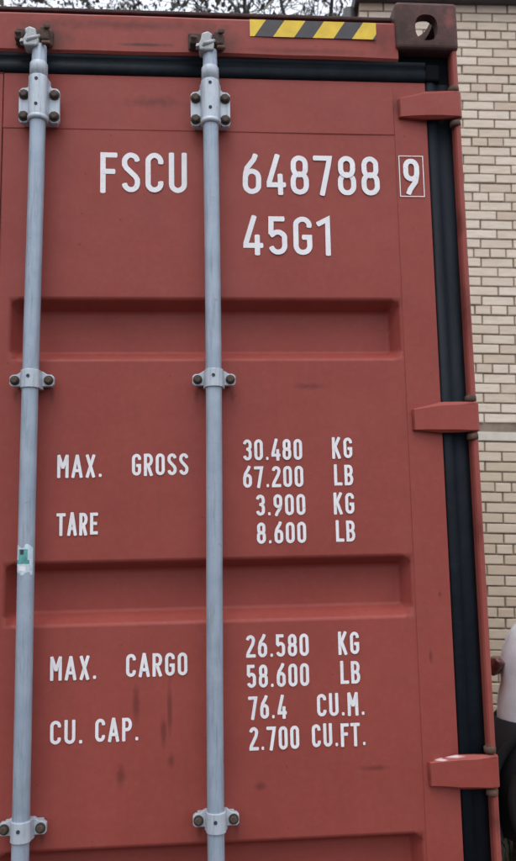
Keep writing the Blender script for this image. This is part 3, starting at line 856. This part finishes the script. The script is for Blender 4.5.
# local: x forward (to the right) from the rear bumper, y 0 = near side .. 1.7 far side
CWD, CL = 1.70, 4.0
def car_body():
    bm = bmesh.new()
    # outline per height: rear x, front x, inset of the sides
    lev = [(.20, .06, 3.92, .09), (.34, .012, 3.985, .03), (.52, .0, 4.0, .01), (.70, .006, 3.99, .0), (.82, .014, 3.95, .0), (.90, .030, 3.88, .008),
           (.98, .024, 3.82, .010), (1.05, .038, 3.60, .016), (1.12, .062, 3.2, .026), (1.17, .095, 2.95, .04), (1.20, .14, 2.9, .06)]
    rings = []
    n = 10
    for z, x0, x1, ins in lev:
        rc = .20
        pts = []
        for cx_, cy_, a0 in ((x0 + rc, ins + rc, 180), (x1 - rc, ins + rc, 270), (x1 - rc, CWD - ins - rc, 0), (x0 + rc, CWD - ins - rc, 90)):
            for k in range(5): a = R(a0 + 90 * k / 4); pts.append((cx_ + rc * math.cos(a), cy_ + rc * math.sin(a)))
        rings.append([bm.verts.new((x, y, z)) for x, y in pts])
    for A, B in zip(rings, rings[1:]):
        m__ = len(A)
        for k in range(m__): bm.faces.new((A[k], A[(k + 1) % m__], B[(k + 1) % m__], B[k]))
    bm.faces.new(rings[0][::-1]); bm.faces.new(rings[-1])
    return bm
bm = car_body()
body = finish(bm, 'body', 'carwhite', car, smooth=True)
cutters = []
for x in (.44, 3.15):
    for y in (-.02, CWD + .02):
        b = bmesh.new(); tube(b, [(x, y - .26, .37), (x, y + .26, .37)], .425, 40)
        c_ = finish(b, 'cut', 'plastic'); c_.parent = car; cutters.append(c_)
        md = body.modifiers.new('b', 'BOOLEAN'); md.operation = 'DIFFERENCE'; md.object = c_; md.solver = 'EXACT'
bpy.context.view_layer.update()
dg = bpy.context.evaluated_depsgraph_get(); dg.update()
me = bpy.data.meshes.new_from_object(body.evaluated_get(dg)); body.modifiers.clear(); body.data = me
me.materials.clear(); me.materials.append(M['carwhite'])
for c_ in cutters: bpy.data.objects.remove(c_)
# black bumper and sill cladding: skin just outside the white body
def skin(name, z0, z1, xa, xb, off, mat):
    bm = bmesh.new(); rings = []
    for z in (z0, (z0 + z1) / 2, z1):
        rc = .204; pts = []
        x0 = xa - off
        for cx_, cy_, a0 in ((x0 + rc, -off + rc, 180), (x0 + rc, CWD + off - rc, 90)):
            for k in range(7):
                a = R(a0 + 90 * k / 6); pts.append((cx_ + rc * math.cos(a), cy_ + rc * math.sin(a)))
        pts = [(xb, -off)] + pts[:7][::-1] + pts[7:][::-1] + [(xb, CWD + off)]
        rings.append([bm.verts.new((x, y, z)) for x, y in pts])
    for A, B in zip(rings, rings[1:]):
        for k in range(len(A) - 1): bm.faces.new((A[k], A[k + 1], B[k + 1], B[k]))
    o = finish(bm, name, mat, car, smooth=True)
    md = o.modifiers.new('s', 'SOLIDIFY'); md.thickness = .006; md.offset = 0
    return o
skin('rear_bumper', .20, .735, .0, .20, .004, 'plastic')
for y in (-.012, CWD + .012):       # wheel arch flares
    for x in (.44, 3.15):
        bm = bmesh.new()
        tube(bm, [(x + .430 * math.cos(R(a)), y * .9 + (.012 if y < 1 else 0), .37 + .430 * math.sin(R(a))) for a in range(-15, 196, 8)], .022, 8)
        finish(bm, 'arch_trim', 'plastic', car, smooth=True)
for x in (.44, 3.15):
    for ya, yb in ((.015, .285), (CWD - .285, CWD - .015)):
        bm = bmesh.new(); n = 30
        g = [[bm.verts.new((x + .419 * math.cos(R(-25 + 230 * k / n)), y, .37 + .419 * math.sin(R(-25 + 230 * k / n)))) for k in range(n + 1)] for y in (ya, yb)]
        for k in range(n): bm.faces.new((g[0][k], g[0][k + 1], g[1][k + 1], g[1][k]))
        inner = g[1] if ya < 1 else g[0]
        bm.faces.new(inner)
        finish(bm, 'wheel_liner', 'plastic', car)
for x in (.44, 3.15):
    for y in (.10, CWD - .10):
        bm = bmesh.new(); s = -1 if y < 1 else 1
        pr = [(.0, -.09), (.325, -.098), (.355, -.085), (.36, 0), (.355, .085), (.325, .098), (0, .09)]
        n = 36; rings = [[bm.verts.new((x + r_ * math.cos(2 * math.pi * k / n), y + d, .37 + r_ * math.sin(2 * math.pi * k / n))) for k in range(n)] for r_, d in [(.225, -.09)] + pr[1:6] + [(.225, .09)]]
        for A, B in zip(rings, rings[1:]):
            for k in range(n): bm.faces.new((A[k], A[(k + 1) % n], B[(k + 1) % n], B[k]))
        wh = finish(bm, 'wheel', 'tyre', car, smooth=True)
        bm = bmesh.new()
        tube(bm, [(x, y + s * .02, .37), (x, y + s * .05, .37)], .22, 32)
        tube(bm, [(x, y + s * .05, .37), (x, y + s * .085, .37)], [.05, .04], 16)
        for k in range(7):
            a = 2 * math.pi * k / 7
            tube(bm, [(x + .04 * math.cos(a), y + s * .07, .37 + .04 * math.sin(a)), (x + .22 * math.cos(a), y + s * .082, .37 + .22 * math.sin(a))], .016, 6)
        tube(bm, [(x + .222 * math.cos(R(a)), y + s * .088, .37 + .222 * math.sin(R(a))) for a in range(0, 361, 12)], .009, 6)
        finish(bm, 'rim', 'rim', wh)
bm = bmesh.new()                    # cabin: glass block with white roof
A = [bm.verts.new(v) for v in ((.24, .10, 1.195), (2.85, .10, 1.195), (2.85, CWD - .10, 1.195), (.20, CWD - .10, 1.195))]
B = [bm.verts.new(v) for v in ((.52, .22, 1.50), (2.15, .22, 1.50), (2.15, CWD - .22, 1.50), (.52, CWD - .22, 1.50))]
for k in range(4): bm.faces.new((A[k], A[(k + 1) % 4], B[(k + 1) % 4], B[k]))
bm.faces.new(B); bevel_all(bm, .03, 3)
finish(bm, 'window', 'glass', car)
bm = bmesh.new(); bbox(bm, .48, 2.2, .20, CWD - .20, 1.49, 1.54, .024, 3)
for y0, y1 in ((.10, .22), (CWD - .10, CWD - .22)):
    for xa, xb in ((.20, .50), (1.45, 1.35), (2.88, 2.17)):
        tube(bm, [(xa, y0 * .9 if y0 < 1 else y0, 1.15), (xb, y1, 1.51)], .03, 8)
finish(bm, 'roof', 'carwhite', car, smooth=True)
for y in (.0, CWD):                 # tail lamps wrapped round the rear corners
    bm = bmesh.new()
    s = 1 if y == 0 else -1
    for v in ((-.012, .10, .935), (-.022, .12, .985), (.008, .14, 1.020), (.030, .05, 1.025), (.062, .04, 1.005), (.050, .05, .960), (.020, .08, .925),
              (.02, .26, .94), (.03, .26, 1.01), (-.010, .22, .965), (.09, .10, .99), (.05, .20, .93)):
        bm.verts.new((v[0] - .004, y + s * v[1], v[2]))
    bmesh.ops.convex_hull(bm, input=bm.verts[:])
    bmesh.ops.delete(bm, geom=[v for v in bm.verts if not v.link_faces], context='VERTS')
    bevel_all(bm, .012, 3, 20)
    finish(bm, 'tail_lamp', 'lens', car, smooth=True)
bm = bmesh.new()
for y in (-.004, CWD + .004):
    for x0_, x1_ in ((1.15, 1.155), (2.12, 2.125)): bbox(bm, x0_, x1_, y - .004, y + .004, .40, .88)
    bbox(bm, 1.22, 1.38, y - .02, y + .02, .86, .885, .006); bbox(bm, 2.2, 2.36, y - .02, y + .02, .86, .885, .006)
finish(bm, 'door_trim', 'plastic', car)

# ------------------------------------------------------------------ grass tufts between the container, the car and the wall
bm = bmesh.new(); rg = random.Random(3)
for k in range(5200):
    if k % 2: x, y = rg.uniform(1.5, 2.6), rg.uniform(.3, 1.8)
    else: x, y = rg.uniform(1.35, 7), rg.uniform(1.2, 3.95)
    if noise.noise(Vector((x * 1.7, y * 1.7, 0))) < -.12: continue
    h = rg.uniform(.05, .20); a = rg.uniform(0, 6.28); ln = rg.uniform(.01, .07); wd = rg.uniform(.002, .005)
    dx, dy = math.cos(a), math.sin(a)
    v = [bm.verts.new(p) for p in ((x - dy * wd, y + dx * wd, -.02), (x + dy * wd, y - dx * wd, -.02), (x + dx * ln * .5 + dy * wd * .6, y + dy * ln * .5 - dx * wd * .6, h * .6), (x + dx * ln, y + dy * ln, h))]
    bm.faces.new((v[0], v[1], v[2])); bm.faces.new((v[0], v[2], v[3]))
me = bpy.data.meshes.new('grass'); bm.to_mesh(me); bm.free()
gs = link('grass', me, 'grass', kind='stuff'); gs['label'] = 'dark green weeds and grass on the ground beside the container'; gs['category'] = 'grass'

# ------------------------------------------------------------------ bare trees beyond the container roof
def tree(name, x, y, H, seed, label):
    rr = random.Random(seed); verts, faces, lv, lf = [], [], [], []
    def seg(p, q_, r0, r1, n):
        d = (q_ - p).normalized(); a = d.orthogonal().normalized(); b = d.cross(a); i0 = len(verts)
        for c_, r_ in ((p, r0), (q_, r1)):
            for k in range(n): t = 2 * math.pi * k / n; verts.append(c_ + (a * math.cos(t) + b * math.sin(t)) * r_)
        for k in range(n): faces.append((i0 + k, i0 + (k + 1) % n, i0 + n + (k + 1) % n, i0 + n + k))
    def leafs(p, cnt):
        for _ in range(cnt):
            c_ = p + Vector((rr.gauss(0, .16), rr.gauss(0, .16), rr.gauss(0, .14))); s = rr.uniform(.04, .11)
            u_ = Vector((rr.gauss(0, 1), rr.gauss(0, 1), rr.gauss(0, 1))).normalized(); v_ = u_.orthogonal().normalized()
            i0 = len(lv); lv.extend((c_ - u_ * s, c_ + v_ * s * .5, c_ + u_ * s, c_ - v_ * s * .5)); lf.append((i0, i0 + 1, i0 + 2, i0 + 3))
    def grow(p, d, L, r, lvl):
        n = 4 if lvl < 2 else 3; steps = 5 if lvl < 3 else 3
        for s in range(steps):
            d = (d + Vector((rr.gauss(0, .13), rr.gauss(0, .13), rr.gauss(0, .08) + (.06 if lvl else .02)))).normalized()
            q_ = p + d * L / steps; r1 = r * (.86 if lvl < 3 else .7)
            seg(p, q_, r, r1, 7 if lvl == 0 else (5 if lvl == 1 else 3)); p, r = q_, r1
            if lvl < 4 and (lvl > 0 or s >= 1):
                kk = (3 if lvl == 0 else (2 if lvl < 3 else 2))
                for _ in range(kk):
                    if lvl == 3 and rr.random() < .55: continue
                    ax = d.orthogonal().normalized(); ax.rotate(Matrix.Rotation(rr.uniform(0, 6.283), 3, d))
                    nd = (d * rr.uniform(.35, .8) + ax).normalized()
                    grow(p, nd, L * rr.uniform(.42, .62), r * rr.uniform(.42, .58), lvl + 1)
        if lvl >= 3: leafs(p, 1 if rr.random() < .55 else 5)
    grow(Vector((0, 0, -.02)), Vector((0, 0, 1)), H * .62, H * .014, 0)
    root = empty(name, label, 'tree', 'bare trees beyond the container', (x, y, 0))
    mt = bpy.data.meshes.new('trunk'); mt.from_pydata([v[:] for v in verts], [], faces); link('trunk', mt, 'bark', root)
    mc = bpy.data.meshes.new('crown'); mc.from_pydata([v[:] for v in lv], [], lf); link('crown', mc, 'leaf', root)
    return root
for i, (x, y, H, lab) in enumerate([
    (-4.6, 15.5, 19, 'bare twiggy tree above the container roof, leftmost in the picture'),
    (-2.0, 17.5, 20, 'bare tree whose dense twigs rise between the two locking rods'),
    (.6, 15.8, 19, 'bare tree rising above the right locking rod'),
    (2.6, 18.5, 19, 'bare tree with thin twigs just left of the brick building')]):
    tree('bare_tree', x, y, H, 20 + i, lab)
